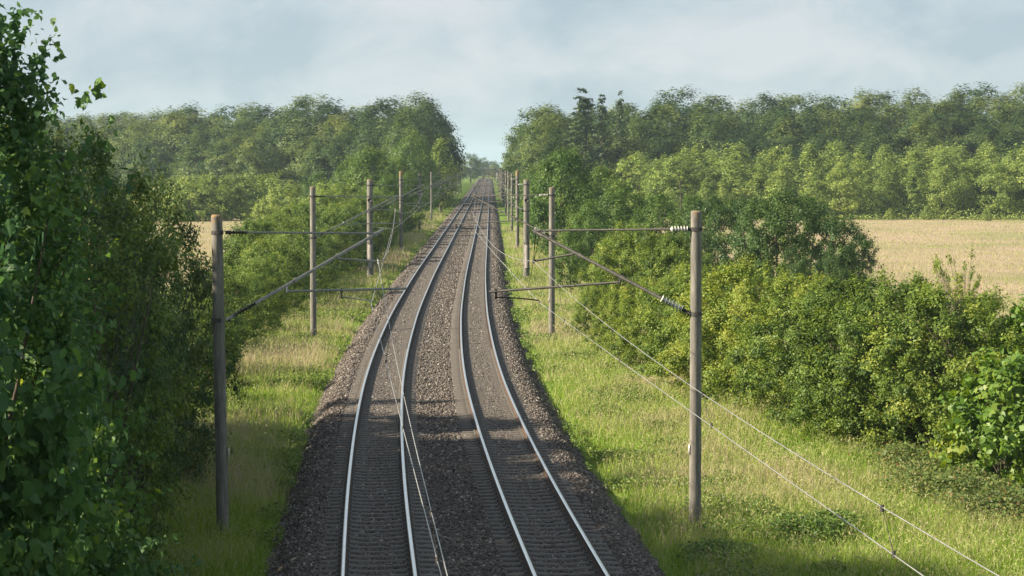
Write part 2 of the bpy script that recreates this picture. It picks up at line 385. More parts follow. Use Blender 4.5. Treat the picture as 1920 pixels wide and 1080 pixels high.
# ------------------------------------------------------------------ tracks
RAIL = np.array([(-.041, 0), (.041, 0), (.041, -.034), (.009, -.050), (.009, -.140), (.072, -.160), (.072, -.172), (-.072, -.172), (-.072, -.160), (-.009, -.140), (-.009, -.050), (-.041, -.034)])
def rail_mesh(o):
    d = np.concatenate([np.arange(-30, 260, 2.0), np.arange(260, 1400, 12)])
    k = len(RAIL); V = []
    for (rx, rz) in RAIL: V.append(along(d, o+rx, rz))
    V = np.stack(V, 1).reshape(-1, 3); n = len(d)
    i = np.arange(n-1)[:, None]; j = np.arange(k)[None]
    Fq = np.stack([i*k+j, i*k+(j+1) % k, (i+1)*k+(j+1) % k, (i+1)*k+j], -1).reshape(-1, 4)
    mi = np.tile(np.where(np.arange(k) == 0, 0, 1), n-1)
    return np_mesh('rail', V, Fq, [MAT['railtop'], MAT['rust']], mat_idx=mi)

def sleeper_mb():
    b = MB()   # a concrete sleeper: deep ends, waisted middle, chamfered top
    xs_ = [-1.3, -1.27, -.98, -.52, -.25, .25, .52, .98, 1.27, 1.3]
    top = [-.215, -.185, -.173, -.173, -.196, -.196, -.173, -.173, -.185, -.215]
    hw = [.12, .135, .145, .145, .115, .115, .145, .145, .135, .12]
    V = []
    for x, t, h in zip(xs_, top, hw): V += [(x, -h-.015, -.36), (x, -h, t-.02), (x, -h+.03, t), (x, h-.03, t), (x, h, t-.02), (x, h+.015, -.36)]
    Fq = []
    for q in range(len(xs_)-1):
        for j in range(5): Fq.append((q*6+j, (q+1)*6+j, (q+1)*6+j+1, q*6+j+1))
    for q in (0, len(xs_)-1): Fq += [(q*6, q*6+1, q*6+4, q*6+5), (q*6+1, q*6+2, q*6+3, q*6+4)]
    return b.add(V, Fq)
SL = sleeper_mb().mesh('sleeper', MAT['sleeper'])
def clip_mb():
    b = MB()
    b.box((0, 0, -.168), (.30, .15, .012))
    for s in (-1, 1):
        b.box((s*.100, 0, -.155), (.06, .10, .028)); b.tube([(s*.105, 0, -.17), (s*.105, 0, -.118)], .016, 6)
        b.tube([(s*.075, -.055, -.150), (s*.12, -.06, -.138), (s*.13, 0, -.135), (s*.12, .06, -.138), (s*.075, .055, -.150)], .012, 6)
    return b
CL = clip_mb().mesh('rail_fastening', MAT['clip'])

def track(off, label):
    t = empty('railway_track', tuple(along(55.0, off)))
    tag(t, label, 'railway track', 'parallel railway tracks')
    inv = -Vector(t.location)
    for s in (-.755, .755):
        r = link('rail', rail_mesh(off+s), t); r.location = inv
    d0 = 44.4; k = 0
    far = MB(); SV = np.empty(len(SL.vertices)*3); SL.vertices.foreach_get('co', SV); SV = SV.reshape(-1, 3)
    SF = np.array([p.vertices[:] for p in SL.polygons])
    d = d0
    while d < 420:
        p = along(d, off); rz = math.atan2(-float(Mslope(d)), 1.0)
        if k < 100:
            so = link('sleeper', SL, t); so.location = Vector(p)+inv; so.rotation_euler = (0, 0, -math.atan(float(Mslope(d))))
            for s in (-.755, .755):
                c = link('rail_fastening', CL, so); c.location = (s, 0, 0)
        else:
            a_ = -math.atan(float(Mslope(d))); ca, sa = math.cos(a_), math.sin(a_)
            far.add(np.stack([SV[:, 0]*ca-SV[:, 1]*sa, SV[:, 0]*sa+SV[:, 1]*ca, SV[:, 2]], 1)+p, SF)
            if d < 230:
                for rx in (-.755, .755):
                    for sx in (-.1, .1): far.box(p+np.array([(rx+sx)*ca, (rx+sx)*sa, -.155]), (.07, .10, .03), a_)
        d += .6; k += 1
    f = far.build('sleepers', MAT['sleeper'], t); f.location = inv; f['kind'] = 'stuff'
    return t
track(-2.0, 'left railway track, bare shiny rails on concrete sleepers, left of the stony strip')
track(2.0, 'right railway track, bare shiny rails on concrete sleepers, beside the sunny grass verge')

# ------------------------------------------------------------------ masts and overhead wires
def insul(a, b, n, mat, parent, r=.085):
    a = np.array(a, float); b = np.array(b, float); m = MB()
    pts, rad = [], []
    for q in range(n):
        for u, rr in ((0.0, .03), (.30, .035), (.36, r), (.50, r*.92), (.58, .04)):
            pts.append(a+(b-a)*((q+u)/n)); rad.append(rr)
    pts.append(b); rad.append(.03)
    m.tube(pts, rad, 12); return m.build('insulator', mat, parent, smooth=False)

def mast(side, d, label, thick=.145, weights=False, height=8.05, lean=0.0, stag=0.0):
    """side +1: right of the tracks. local +x points from the mast to the track."""
    off = side*(6.05 if side > 0 else (5.84 if d < 60 else 6.55))
    p = along(d, off); gz = float(ground_z(p[0], p[1]))
    rz = -math.atan(float(Mslope(d)))
    t = empty('catenary_mast', (p[0], p[1], gz-.03), rz); tag(t, label, 'mast', 'concrete catenary masts along the railway')
    s = -side; B = -gz+.03      # B: rail level in local z
    def P(x, z, y=0.0): return (s*x, y, B+z)
    sh = MB()
    hh = np.array([0, .25, .5, 2, 4, 6, 7, height-.03, height]); rr = thick*np.array([1.06, 1.06, 1.04, 1.02, .99, .96, .95, .945, .90])
    sh.tube([(lean*h, 0, h) for h in hh], rr, 20)
    shaft = sh.build('shaft', MAT['concrete'], t, smooth=True)
    cp = MB(); cp.tube([(lean*height, 0, height-.03), (lean*height, 0, height+.025)], [thick*.93, thick*.84], 20); cp.build('cap', MAT['concrete'], shaft)
    lx = lean*7
    st_ = MAT['darksteel'] if side > 0 else MAT['steel']
    pw = MAT['porcelain'] if side > 0 else MAT['brownporc']
    if side > 0:
        tie_z, apex, dz0, arm0, arm1, steady0, con = 6.92, (4.08+stag, 6.86), 4.78, (1.92, 5.62), (5.22, 5.36), (5.05, 5.22), (3.97+stag, 5.08)
        m0, m1 = (3.1, 6.30), (4.12+stag, 6.13)
    else:
        tie_z, apex, dz0, arm0, arm1, steady0, con = 6.86, (3.98+stag, 6.88), 4.68, (1.62, 5.42), (4.62, 5.45), (2.98, 5.24), (3.74+stag, 5.08)
        m0, m1 = (2.9, 6.20), (3.92+stag, 6.13)
    # top tie
    b = MB(); b.tube([P(.62, tie_z), P(apex[0]-.05, tie_z-.03)], .026, 8); b.tube([P(apex[0]-.12, tie_z-.03), P(apex[0]+.02, tie_z-.03)], .042, 8)
    tie = b.build('top_tie', st_, t)
    insul(P(.20, tie_z), P(.66, tie_z), 6, pw, tie)
    # diagonal tube
    dx, dzv = apex[0]-.12, apex[1]-dz0
    dg = lambda u: P(.12+dx*u, dz0+dzv*u)
    b = MB(); b.tube([dg(.19), dg(1.02)], .042, 10); b.tube([dg(.0), dg(.07)], .045, 8)
    for u in (.45, .72, .97): b.tube([dg(u-.008), dg(u+.008)], .062, 10)
    diag = b.build('bracket_tube', st_, t)
    insul(dg(.055), dg(.20), 7, pw, diag, .10)
    # messenger arm, hanger
    b = MB(); b.tube([P(*m0), P(m1[0]-.0, m1[1])], .026, 8); b.tube([P(m1[0], m1[1]-.06), P(m1[0], m1[1]+.05)], .03, 8); b.build('messenger_arm', st_, t)
    b = MB(); b.tube([P(apex[0], apex[1]), P(m1[0], m1[1])], .010, 6); b.build('hanger', st_, t)
    # registration arm, drop bracket, steady arm
    b = MB(); b.tube([P(arm0[0], arm0[1]-.03), P(*arm1)], .030, 8); b.tube([P(arm0[0], arm0[1]-.05), P(arm0[0], arm0[1]+.10)], .035, 8)
    zz = arm0[1]+(arm1[1]-arm0[1])*(steady0[0]-arm0[0])/(arm1[0]-arm0[0])
    b.tube([P(steady0[0], zz+.05), P(steady0[0], steady0[1]-.04)], .025, 8)
    arm = b.build('registration_arm', st_, t)
    b = MB(); b.tube([P(*steady0), P((steady0[0]+con[0])/2, (steady0[1]+con[1])/2+.05), P(con[0]-(.02 if con[0] > steady0[0] else -.02), con[1]+.06), P(*con)], .018, 8); b.build('steady_arm', st_, t)
    b = MB(); b.tube([P(apex[0]-.1, apex[1]-.1), P(4.25, arm0[1]-.18)], .007, 6); b.build('stay_wire', st_, t)
    # clamps on the shaft
    for z in (tie_z, dz0):
        b = MB(); b.tube([(lx, 0, B+z-.05), (lx, 0, B+z+.05)], thick*1.04, 20); b.box(P(thick+.02, z), (.10, .07, .08))
        b.build('pole_clamp', MAT['darksteel'], t)
    b = MB(); b.box(P(thick+.012, 1.35), (.02, .16, .24)); b.build('number_plate', MAT['porcelain'], t)
    if weights:
        b = MB(); wx = -.42*s*-1
        for q in range(14): b.tube([(.0, -.42, 1.0+q*.13), (.0, -.42, 1.0+q*.13+.115)], .15, 14)
        wt = b.build('tension_weight', MAT['abut'], t)
        b = MB(); b.tube([(0, -.42, .9), (0, -.42, 6.4)], .014, 6); b.tube([(0, -.5, 6.4), (0, -.34, 6.4)], .16, 16); b.box((0, -.25, 6.4), (.06, .4, .06)); b.box((0, -.2, 1.2), (.5, .06, .06)); b.box((0, -.2, 3.0), (.5, .06, .06))
        b.build('pulley_guide', MAT['darksteel'], t)
    wp = lambda x, z: np.array(p)+np.array([s*x*math.cos(rz), s*x*math.sin(rz), 0])*1.0+np.array([0, 0, z-p[2]])
    return wp(*con), wp(m1[0], m1[1])

SPAN = 61.5
ORD = ['nearest', 'second', 'third', 'fourth', 'fifth', 'sixth', 'seventh', 'eighth', 'ninth', 'tenth', 'eleventh', 'twelfth']
sup = {1: [], -1: []}
for k in range(12):
    d = 55.3+SPAN*k
    for side in (1, -1):
        if side > 0:
            lb = ['nearest right concrete mast, orange lichen top and white insulators, in front of hedge', 'second mast right of the tracks, weathered grey concrete standing in pale grass',
                  'third mast right of the tracks, the thick concrete one carrying a weight stack'][k] if k < 3 else f'{ORD[k]} concrete mast from the viewer along the right track'
        else:
            lb = ['nearest left concrete mast, grey and shaded, beside the dark leafy trees', 'second mast left of the tracks, slim sunlit concrete in the pale grass',
                  'third mast left of the tracks, the thick concrete one carrying a weight stack'][k] if k < 3 else f'{ORD[k]} concrete mast from the viewer along the left track'
        th = .148 if k == 0 else (.25 if k == 2 else (.20 if k in (3, 7) else .16))
        sup[side].append(mast(side, d, lb, thick=th, weights=(k == 2), lean=(-.012 if (side < 0 and k == 0) else 0.0), stag=(.12 if k % 2 else -.02)+(.3 if side < 0 and k > 0 else 0), height=8.05 if k != 3 else 8.5))

def wires(side, label):
    off = side*2.0
    # the support behind the camera, under/behind the bridge
    p0 = along(55.3-SPAN, off)
    c0 = p0+np.array([.10 if side > 0 else .06, 0, 5.08]); m0 = p0+np.array([.02 if side > 0 else -.16, 0, 6.13])
    cons = [c0]+[a for a, b in sup[side]]; mess = [m0]+[b for a, b in sup[side]]
    t = empty('overhead_line', tuple(cons[1])); tag(t, label, 'overhead wire', 'overhead wires above the tracks')
    inv = -Vector(t.location)
    cp, mp_ = [], []; dr = []
    for q in range(len(cons)-1):
        n = 24 if q < 4 else 10
        for u in np.linspace(0, 1, n, endpoint=(q == len(cons)-2)):
            sg = 4*u*(1-u)
            cp.append(cons[q]*(1-u)+cons[q+1]*u-np.array([0, 0, .05*sg]))
            mp_.append(mess[q]*(1-u)+mess[q+1]*u-np.array([0, 0, .68*sg]))
        if q < 6:
            for u in (.1, .26, .42, .58, .74, .9):
                sg = 4*u*(1-u)
                dr.append((cons[q]*(1-u)+cons[q+1]*u-np.array([0, 0, .05*sg]), mess[q]*(1-u)+mess[q+1]*u-np.array([0, 0, .68*sg])))
    o = MB().tube(cp, np.where(np.array(cp)[:, 1] < 54, .0055, .0085), 6).build('contact_wire', MAT['wire'], t, smooth=True); o.location = inv
    o = MB().tube(mp_, np.where(np.array(cp)[:, 1] < 54, .005, .0085), 6).build('messenger_wire', MAT['wire'], t, smooth=True); o.location = inv
    for a, b in dr:
        m = MB(); m.tube([a, b], .004, 6); m.tube([a-np.array([0, 0, .02]), a+np.array([0, 0, .04])], .018, 6); m.tube([b-np.array([0, 0, .04]), b+np.array([0, 0, .02])], .018, 6)
        o = m.build('dropper', MAT['darksteel'], t); o.location = inv
wires(-1, 'pair of overhead wires with droppers above the left track')
wires(1, 'pair of overhead wires with droppers above the right track, crossing the nearest mast')

# ------------------------------------------------------------------ distant road bridge over the line
def far_bridge(d):
    c = along(d, 0.0); t = empty('road_bridge', tuple(c)); tag(t, 'distant low road bridge crossing over the tracks where they vanish', 'bridge')
    b = MB(); b.box((0, 0, 5.75), (60, 8, .9)); b.build('deck', MAT['deck'], t)
    for y in (-4.1, 4.1):
        b = MB(); b.box((0, y, 6.75), (60, .14, .12))
        for x in np.arange(-29.5, 30, 1.0): b.box((x, y, 6.45), (.08, .08, .55))
        b.build('railing', MAT['steel'], t)
    for x in (-6.8, 6.8):
        b = MB(); b.box((x, 0, 2.0), (.8, 7.4, 6.55)); b.build('pier', MAT['abut'], t)
    for s in (-1, 1):
        b = MB(); V = []
        for y in (-6, 6): V += [(s*12, y, -1.2), (s*15, y, 5.28), (s*30, y, 5.28), (s*30, y, -1.2)]
        b.add(V, [(0, 1, 2, 3), (4, 7, 6, 5), (0, 4, 5, 1), (1, 5, 6, 2), (2, 6, 7, 3), (3, 7, 4, 0)]); b.build('abutment', MAT['abut'], t)
far_bridge(1130.0)

# ------------------------------------------------------------------ foliage
def leaf_quads(C, Nrm, size, r, wide=.62, fold=.16):
    n = len(C)
    ref = unit(r.normal(size=(n, 3))); U = unit(np.cross(Nrm, ref)); Vv = np.cross(Nrm, U)
    s = size[:, None]
    P = np.stack([C-U*s*.5, C+Vv*s*.5*wide+Nrm*s*fold*.5, C+U*s*.5, C-Vv*s*.5*wide+Nrm*s*fold*.5], 1)
    return P.reshape(-1, 3), np.arange(n*4).reshape(n, 4)

LEAF = np.array([(0, 0), (.02, .16), (.10, .34), (.30, .44), (.42, .30), (.60, .36), (.66, .22), (1.0, 0), (.66, -.22), (.60, -.36), (.42, -.30), (.30, -.44), (.10, -.34), (.02, -.16)])
def leaf_fans(C, Nrm, size, r):
    n = len(C); k = len(LEAF)
    down = np.array([0, 0, -1.0])+r.normal(0, .7, (n, 3))
    U = unit(down-Nrm*np.sum(down*Nrm, 1, keepdims=True)); Vv = np.cross(Nrm, U); s = size[:, None, None]
    lx = LEAF[:, 0][None, :, None]; ly = LEAF[:, 1][None, :, None]
    fold = r.uniform(.05, .45, (n, 1, 1)); curl = r.uniform(.0, .35, (n, 1, 1))
    O = C[:, None, :]+s*(U[:, None]*(lx-.4)+Vv[:, None]*ly+Nrm[:, None]*(np.abs(ly)*fold-lx*lx*curl))
    ctr = C[:, None, :]+s*(U[:, None]*(.40-.4)+Nrm[:, None]*(-.16*curl))
    P = np.concatenate([ctr, O], 1).reshape(-1, 3)
    T = np.array([(0, 1+q, 1+(q+1) % k) for q in range(k)])
    return P, ((np.arange(n)*(k+1))[:, None, None]+T[None]).reshape(-1, 3)

def clump_points(r, H, R, base, prof, ncl, squash=1.0, shell=(.62, 1.0), lump=.35):
    """clump centres around a crown of height H-base, half width R; prof(t) gives the relative half width"""
    ph = r.uniform(0, 6.28, 6)
    out = []
    while len(out) < ncl:
        t = r.random(); w = prof(t)
        if r.random() > .25+.75*w: continue
        a = r.uniform(0, 2*np.pi)
        lm = 1+lump*(.5*math.sin(2*a+ph[0]+3*t)+.35*math.sin(3*a+ph[1]-5*t)+.3*math.sin(5*a+ph[2]+9*t))*.7
        q = r.uniform(*shell)
        out.append((R*w*lm*q*math.cos(a), R*w*lm*q*math.sin(a)*squash, base+(H-base)*t))
    return np.array(out)

def crown(name, seed, mat, H, R, base, prof, ncl, cr, lpc, leaf, up=.25, flat=.92, lump=.28, shell=(.62, 1.0), fan=False, squash=1.0, extra=None, varbias=0.0, tipvar=.25, shoot=.45, shootlen=1.7, nsd=.38, outk=.45, extrar=.2):
    r = np.random.default_rng(seed)
    K = clump_points(r, H, R, base, prof, ncl, squash, shell, lump)
    if extra is not None: K = np.concatenate([K, np.asarray(extra, float)])
    nk = len(K); rad = r.uniform(cr[0], cr[1], nk)
    if extra is not None: rad[-len(extra):] = extrar
    cnt = np.maximum(4, (lpc*(rad/np.mean(cr))**2).astype(int))
    idx = np.repeat(np.arange(nk), cnt); n = len(idx)
    dv = unit(r.normal(size=(n, 3))); dv[:, 2] = np.where(dv[:, 2] < -.75, -dv[:, 2]*.6, dv[:, 2]); dv = unit(dv)
    q = r.random(n)**.45
    # each clump is itself uneven: a few twigs stick out of it
    tw = unit(r.normal(size=(nk, 5, 3))); best = np.max(np.einsum('nj,nkj->nk', dv, tw[idx]), 1)
    q = q*(.75+.5*np.clip(best, 0, 1)**3)
    C = K[idx]+dv*(rad[idx]*q)[:, None]*np.array([1, 1, flat])
    ctr = np.array([0, 0, base+(H-base)*.45])
    # part of the leaves sit along shoots that grow out and up from the clump
    sd = unit(unit(K-ctr)[:, None, :]*.8+np.array([0, 0, .45])+r.normal(0, .55, (nk, 6, 3)))
    on = r.random(n) < shoot; si = r.integers(0, 6, n); st_ = r.random(n)**.8
    Cs = K[idx]+sd[idx, si]*(rad[idx]*shootlen*st_)[:, None]*r.uniform(.75, 1.15, (nk, 6))[idx, si][:, None]+r.normal(0, 1, (n, 3))*(leaf*.45+.07*rad[idx]*(1-st_))[:, None]
    C = np.where(on[:, None], Cs, C); q = np.where(on, .55+.5*st_, q)
    outw = unit((K[idx]-ctr)*np.array([1, 1, .8]))
    nr = unit(.75*dv+outk*outw+np.array([0, 0, up])+r.normal(0, nsd, (n, 3)))
    size = leaf*np.clip(r.lognormal(-.06, .34, n), .4, 1.7)
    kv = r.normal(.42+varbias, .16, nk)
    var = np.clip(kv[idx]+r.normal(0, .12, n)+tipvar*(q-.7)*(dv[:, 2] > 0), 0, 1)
    if fan:
        V, Fq = leaf_fans(C, nr, size, r); var = np.repeat(var, len(LEAF)+1)
    else:
        V, Fq = leaf_quads(C, nr, size, r); var = np.repeat(var, 4)
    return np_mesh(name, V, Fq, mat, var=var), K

def trunk_mesh(name, seed, H, R, base, K, r0, nl=9, stems=1):
    r = np.random.default_rng(seed+900); b = MB()
    for sN in range(stems):
        ox, oy = (0, 0) if stems == 1 else r.uniform(-.35, .35, 2)*min(1.0, R*.5)
        tx, ty = r.normal(0, .06*H, 2) if stems == 1 else (np.array([ox, oy])*3+r.normal(0, .1*H, 2))
        zt = H*(.82 if stems == 1 else .7)
        hs_ = np.linspace(-.25, zt, 8); u = np.clip(hs_/zt, 0, 1)
        pts = np.stack([ox+(tx-ox)*u**1.6+np.sin(u*5+sN)*.02*H*u, oy+(ty-oy)*u**1.6, hs_], 1)
        rr = (r0/(stems**.5))*(1-.86*u)*(1+.35*np.exp(-np.maximum(hs_, 0)*3/max(H*.1, .3)))
        b.tube(pts, rr, 8 if r0 > .1 else 6)
        for q in r.choice(len(K), size=min(nl, len(K)), replace=False):
            e_ = K[q]; z0 = min(max(base*.75, e_[2]-.35*H*r.random()-.1*H), zt*.9)
            u0 = z0/zt; st0 = np.array([np.interp(z0, hs_, pts[:, 0]), np.interp(z0, hs_, pts[:, 1]), z0])
            md = st0*.45+e_*.55+np.array([0, 0, -.03*H])
            rb = max(r0*(1-.86*u0)*.5/(stems**.5), .012)
            b.tube([st0, (st0+md)/2+r.normal(0, .01*H, 3), md, e_], [rb, rb*.75, rb*.5, rb*.22], 6)
    return b.mesh(name, MAT['bark'], smooth=True)

def proto(name, crown_kw, H, R, base, r0, nl=9, stems=1, crown_name='crown'):
    cm, K = crown(crown_name, H=H, R=R, base=base, **crown_kw)
    tm = trunk_mesh('trunk', crown_kw['seed'], H, R, base, K, r0, nl, stems)
    return dict(name=name, crown=cm, trunk=tm, H=H, R=R, cname=crown_name, tname='trunk' if stems == 1 else 'stems')

USED = {}
def plant(pr, x, y, ztop=None, h=None, wide=1.0, label=None, cat='tree', group=None, rz=None, sink=0.0):
    z = float(ground_z(x, y))-sink
    if h is None: h = ztop-z
    s = h/pr['H']
    t = empty(pr['name'], (x, y, z), random.uniform(0, 6.28) if rz is None else rz)
    t.scale = (s*wide, s*wide, s)
    link(pr['tname'], pr['trunk'], t); link(pr['cname'], pr['crown'], t)
    tag(t, label, cat, group); return t

dome = lambda t: max(0.05, math.sin(math.pi*min(1, .14+.86*t)**.9))**.62
round_ = lambda t: max(0.05, (1-(2*t-1)**2))**.5
cone = lambda t: max(0.04, (1-t)**.75*(.35+.65*min(1, t*6)))
egg = lambda t: max(.08, 1-abs((t-.42)/.60)**2.3)**.5
birch = lambda t: max(.06, math.sin(math.pi*(.10+.88*t))**.9*(1.12-.55*t))
bush = lambda t: max(.1, (1-t**2.4))**.5*(.80+.2*min(1, t*4))

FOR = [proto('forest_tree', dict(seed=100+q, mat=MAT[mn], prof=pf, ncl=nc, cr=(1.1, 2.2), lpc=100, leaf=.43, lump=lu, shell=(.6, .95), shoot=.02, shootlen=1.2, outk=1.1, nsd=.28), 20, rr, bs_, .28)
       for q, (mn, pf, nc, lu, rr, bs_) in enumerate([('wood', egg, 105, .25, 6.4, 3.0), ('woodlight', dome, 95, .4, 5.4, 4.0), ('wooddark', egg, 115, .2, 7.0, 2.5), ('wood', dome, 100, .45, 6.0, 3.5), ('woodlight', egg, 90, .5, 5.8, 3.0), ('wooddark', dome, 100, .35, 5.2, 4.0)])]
YNG = [proto('young_tree', dict(seed=120+q, mat=MAT['young'], prof=birch, ncl=95, cr=(.42, .95), lpc=62, leaf=.27, lump=.45, tipvar=.35, shoot=.25, outk=.7), 11, 2.3, 1.0, .12) for q in range(3)]
YNG += [proto('young_tree', dict(seed=130+q, mat=MAT['young'], prof=dome, ncl=80, cr=(.5, 1.0), lpc=75, leaf=.27, lump=.45, tipvar=.35, shoot=.2, outk=.7), 10, 2.9, 1.0, .12) for q in range(2)]
CON = [proto('larch_tree', dict(seed=140+q, mat=MAT['conifer'], prof=cone, ncl=120, cr=(.5, 1.0), lpc=30, leaf=.38, flat=.4, lump=.2, up=.2, shell=(.25, 1.0), shoot=0), 22, 3.0, 4, .25) for q in range(2)]
OAK = [proto('oak_tree', dict(seed=160+q, mat=MAT['oak'], prof=dome, ncl=130, cr=(.6, 1.15), lpc=150, leaf=.20, lump=.28, shoot=.15, shootlen=1.35, outk=.7), 10, 3.9, 1.0, .22, 12) for q in range(3)]
DRK = [proto('meadow_tree', dict(seed=180+q, mat=MAT['dark'], prof=round_, ncl=150, cr=(.3, .65), lpc=105, leaf=.15, lump=.5, shell=(.3, 1.05), shoot=.25, outk=.6), 7.5, 2.8, .9, .13, 16) for q in range(3)]
HAW = [proto('hawthorn_bush', dict(seed=200+q, mat=MAT['haw'], prof=bush, ncl=330, cr=(.15, .46), lpc=190, leaf=.078, lump=.42, shell=(.55, 1.06), tipvar=.55, flat=.85, shoot=.3, shootlen=1.5, outk=.6, varbias=.03), 5, 2.9, .25, .12, 22, 4, 'foliage') for q in range(3)]
HDG = [proto('hedge_bush', dict(seed=220+q, mat=MAT['hedge'], prof=bush, ncl=220, cr=(.2, .55), lpc=130, leaf=.11, lump=.4, tipvar=.35, shoot=.25, outk=.6), 5, 2.9, .25, .12, 14, 3, 'foliage') for q in range(3)]
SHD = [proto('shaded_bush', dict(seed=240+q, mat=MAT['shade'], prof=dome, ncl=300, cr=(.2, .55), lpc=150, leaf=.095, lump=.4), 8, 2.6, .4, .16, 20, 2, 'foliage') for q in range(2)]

WIL = [proto('willow_bush', dict(seed=260+q, mat=MAT['young'], prof=bush, ncl=110, cr=(.4, .8), lpc=80, leaf=.24, lump=.35, tipvar=.3, shoot=.2, outk=.7), 6, 3.8, .3, .12, 10, 3, 'foliage') for q in range(2)]

# --- nearest trees at the left edge
spray = [(1.35, -0.6, 10.0), (1.6, -0.5, 10.15), (1.8, -0.5, 10.3), (1.4, -0.4, 9.5), (1.65, -0.4, 9.65), (1.9, -0.4, 9.7), (1.5, -0.3, 9.1), (1.8, -0.3, 9.15), (2.1, -0.3, 9.25)]
nm = [proto('broadleaf_tree', dict(seed=301, extra=spray, extrar=.13, mat=MAT['near'], prof=egg, ncl=260, cr=(.3, .68), lpc=230, leaf=.085, lump=.35, fan=True, up=.25, flat=.9, shoot=.5, shootlen=1.8, nsd=.6), 10.6, 1.85, 1.2, .2, 26)]
plant(nm[0], -5.2, 20.5, ztop=px_z(128, 20.5), wide=1.0, rz=0.0, label='tall dark broadleaf tree filling the left edge, large leaves, nearest of all', cat='tree')
nb = proto('hazel_bush', dict(seed=311, mat=MAT['near'], prof=bush, ncl=190, cr=(.25, .52), lpc=165, leaf=.095, lump=.4, fan=True, up=.2, flat=.9, shoot=.5, shootlen=1.9, nsd=.6), 5.2, 1.9, .3, .1, 16, 4, 'foliage')
plant(nb, -5.1, 17.4, ztop=px_z(400, 17.4), wide=1.0*5.2/7, rz=2.0, label='broad leaved bush in the lower left corner, leaves reaching towards the mast', cat='bush')

plant(nb, -6.95, 25.5, ztop=px_z(430, 25.5), wide=.85, rz=4.0, label='broad leaved bush below the tall left tree, with pale young leaves', cat='bush')
plant(nb, -8.2, 31.5, ztop=px_z(440, 31.5), wide=.9, rz=5.2, label='broad leaved bush behind the lower left corner bush, reaching towards the mast foot', cat='bush')

def row(pr_list, items, cat, group, labels=None):
    for q, (px, d, py, wide, lb) in enumerate(items):
        plant(pr_list[q % len(pr_list)], px_x(px, d), d, ztop=px_z(py, d), wide=wide, label=lb, cat=cat, group=group)

LIT = proto('shaded_bush', dict(seed=270, mat=MAT['hedge'], prof=dome, ncl=260, cr=(.2, .5), lpc=120, leaf=.095, lump=.35, shoot=.3, outk=.6), 9, 2.3, .4, .14, 18, 2, 'foliage')
row([LIT], [(185, 45, 268, .72, 'shrub with yellow lit top showing just behind the tall left tree')], 'bush', 'shaded thicket left of the nearest mast')
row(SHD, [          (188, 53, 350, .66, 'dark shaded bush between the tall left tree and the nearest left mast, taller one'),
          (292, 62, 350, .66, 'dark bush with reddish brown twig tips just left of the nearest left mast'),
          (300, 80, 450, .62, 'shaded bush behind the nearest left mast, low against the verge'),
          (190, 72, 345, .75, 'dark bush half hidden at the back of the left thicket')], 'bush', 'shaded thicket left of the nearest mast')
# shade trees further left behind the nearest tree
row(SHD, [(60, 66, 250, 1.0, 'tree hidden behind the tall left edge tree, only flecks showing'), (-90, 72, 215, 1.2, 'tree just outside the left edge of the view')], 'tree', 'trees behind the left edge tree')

# tall trees standing left of the view: they throw the shade over the near track
for q, (x, d, h_) in enumerate([(-19, 43, 16.5), (-20.5, 48, 15.5), (-19.5, 53, 13.8), (-21, 57, 13.2), (-20, 61.5, 12.2), (-18, 37, 15), (-22, 55, 14), (-16.5, 66, 10.4), (-16, 45, 13.5)]):
    plant(OAK[q % 3], x, d, h=h_, wide=.95, label=f"tall oak left of the view whose shade falls on the near track, {['first', 'second', 'third', 'fourth', 'fifth', 'sixth', 'seventh', 'eighth', 'ninth'][q]}", cat='tree', group='shade trees left of the near track')

# --- right hand hedge, near
row(HAW, [(1110, 119, 545, .75, 'low hawthorn bush beside the second right mast, on the verge side'),
          (1165, 107, 548, .85, 'hawthorn bush just left of the nearest right mast, half way down the verge'),
          (1235, 99, 528, .9, 'hawthorn bush directly left of the nearest right mast shaft'),
          (1330, 92, 512, 1.1, 'hawthorn bush directly behind the nearest right mast'),
          (1425, 86, 500, 1.15, 'rounded hawthorn bush immediately right of the nearest right mast'),
          (1510, 82, 528, 1.1, 'yellow tipped hawthorn bush second right of the nearest mast'),
          (1590, 77, 532, 1.15, 'wide hawthorn bush in the middle of the right hedge'),
          (1690, 73.5, 530, 1.15, 'large hawthorn bush below the gap to the tan meadow'),
          (1790, 71, 548, 1.1, 'hawthorn bush with dark shaded foot near the right edge'),
          (1880, 75, 575, 1.0, 'hawthorn bush at the far right edge in front of the meadow')], 'bush', 'hawthorn hedge right of the tracks')
row(HAW, [(1195, 131, 430, .95, 'tall hawthorn bush with golden top, behind the tie of the nearest right mast'), (1265, 128, 445, .9, 'golden topped hawthorn left of the mast top'),
          (1150, 140, 452, .8, 'hawthorn bush behind the second right mast, at the track side'), (1290, 112, 500, .9, 'hawthorn filling between two taller bushes behind the mast'),
          (1390, 118, 505, .85, 'small hawthorn under the dark meadow trees, left end'), (1480, 112, 525, .85, 'small hawthorn under the dark meadow trees, right end')], 'bush', 'hawthorn hedge right of the tracks')

row([WIL[0], WIL[1]], [(1738, 378, 388, .8, 'small pale bush at the far edge of the tan meadow, left one'), (1850, 374, 394, .8, 'small pale bush at the far edge of the tan meadow, right one'), (1668, 380, 392, .7, 'low bush where the far meadow edge meets the dark trees')], 'bush', 'bushes at the far meadow edge')

# sparse twiggy bush rising over the hedge
sp = proto('sparse_bush', dict(seed=331, mat=MAT['haw'], prof=bush, ncl=70, cr=(.10, .28), lpc=55, leaf=.085, lump=.5, shell=(.7, 1.15)), 6, 2.6, 2.0, .10, 60, 5, 'foliage')
plant(sp, px_x(1790, 84), 84, ztop=px_z(478, 84), wide=.62, label='sparse twiggy bush with bare branches rising above the hedge against the meadow', cat='bush')
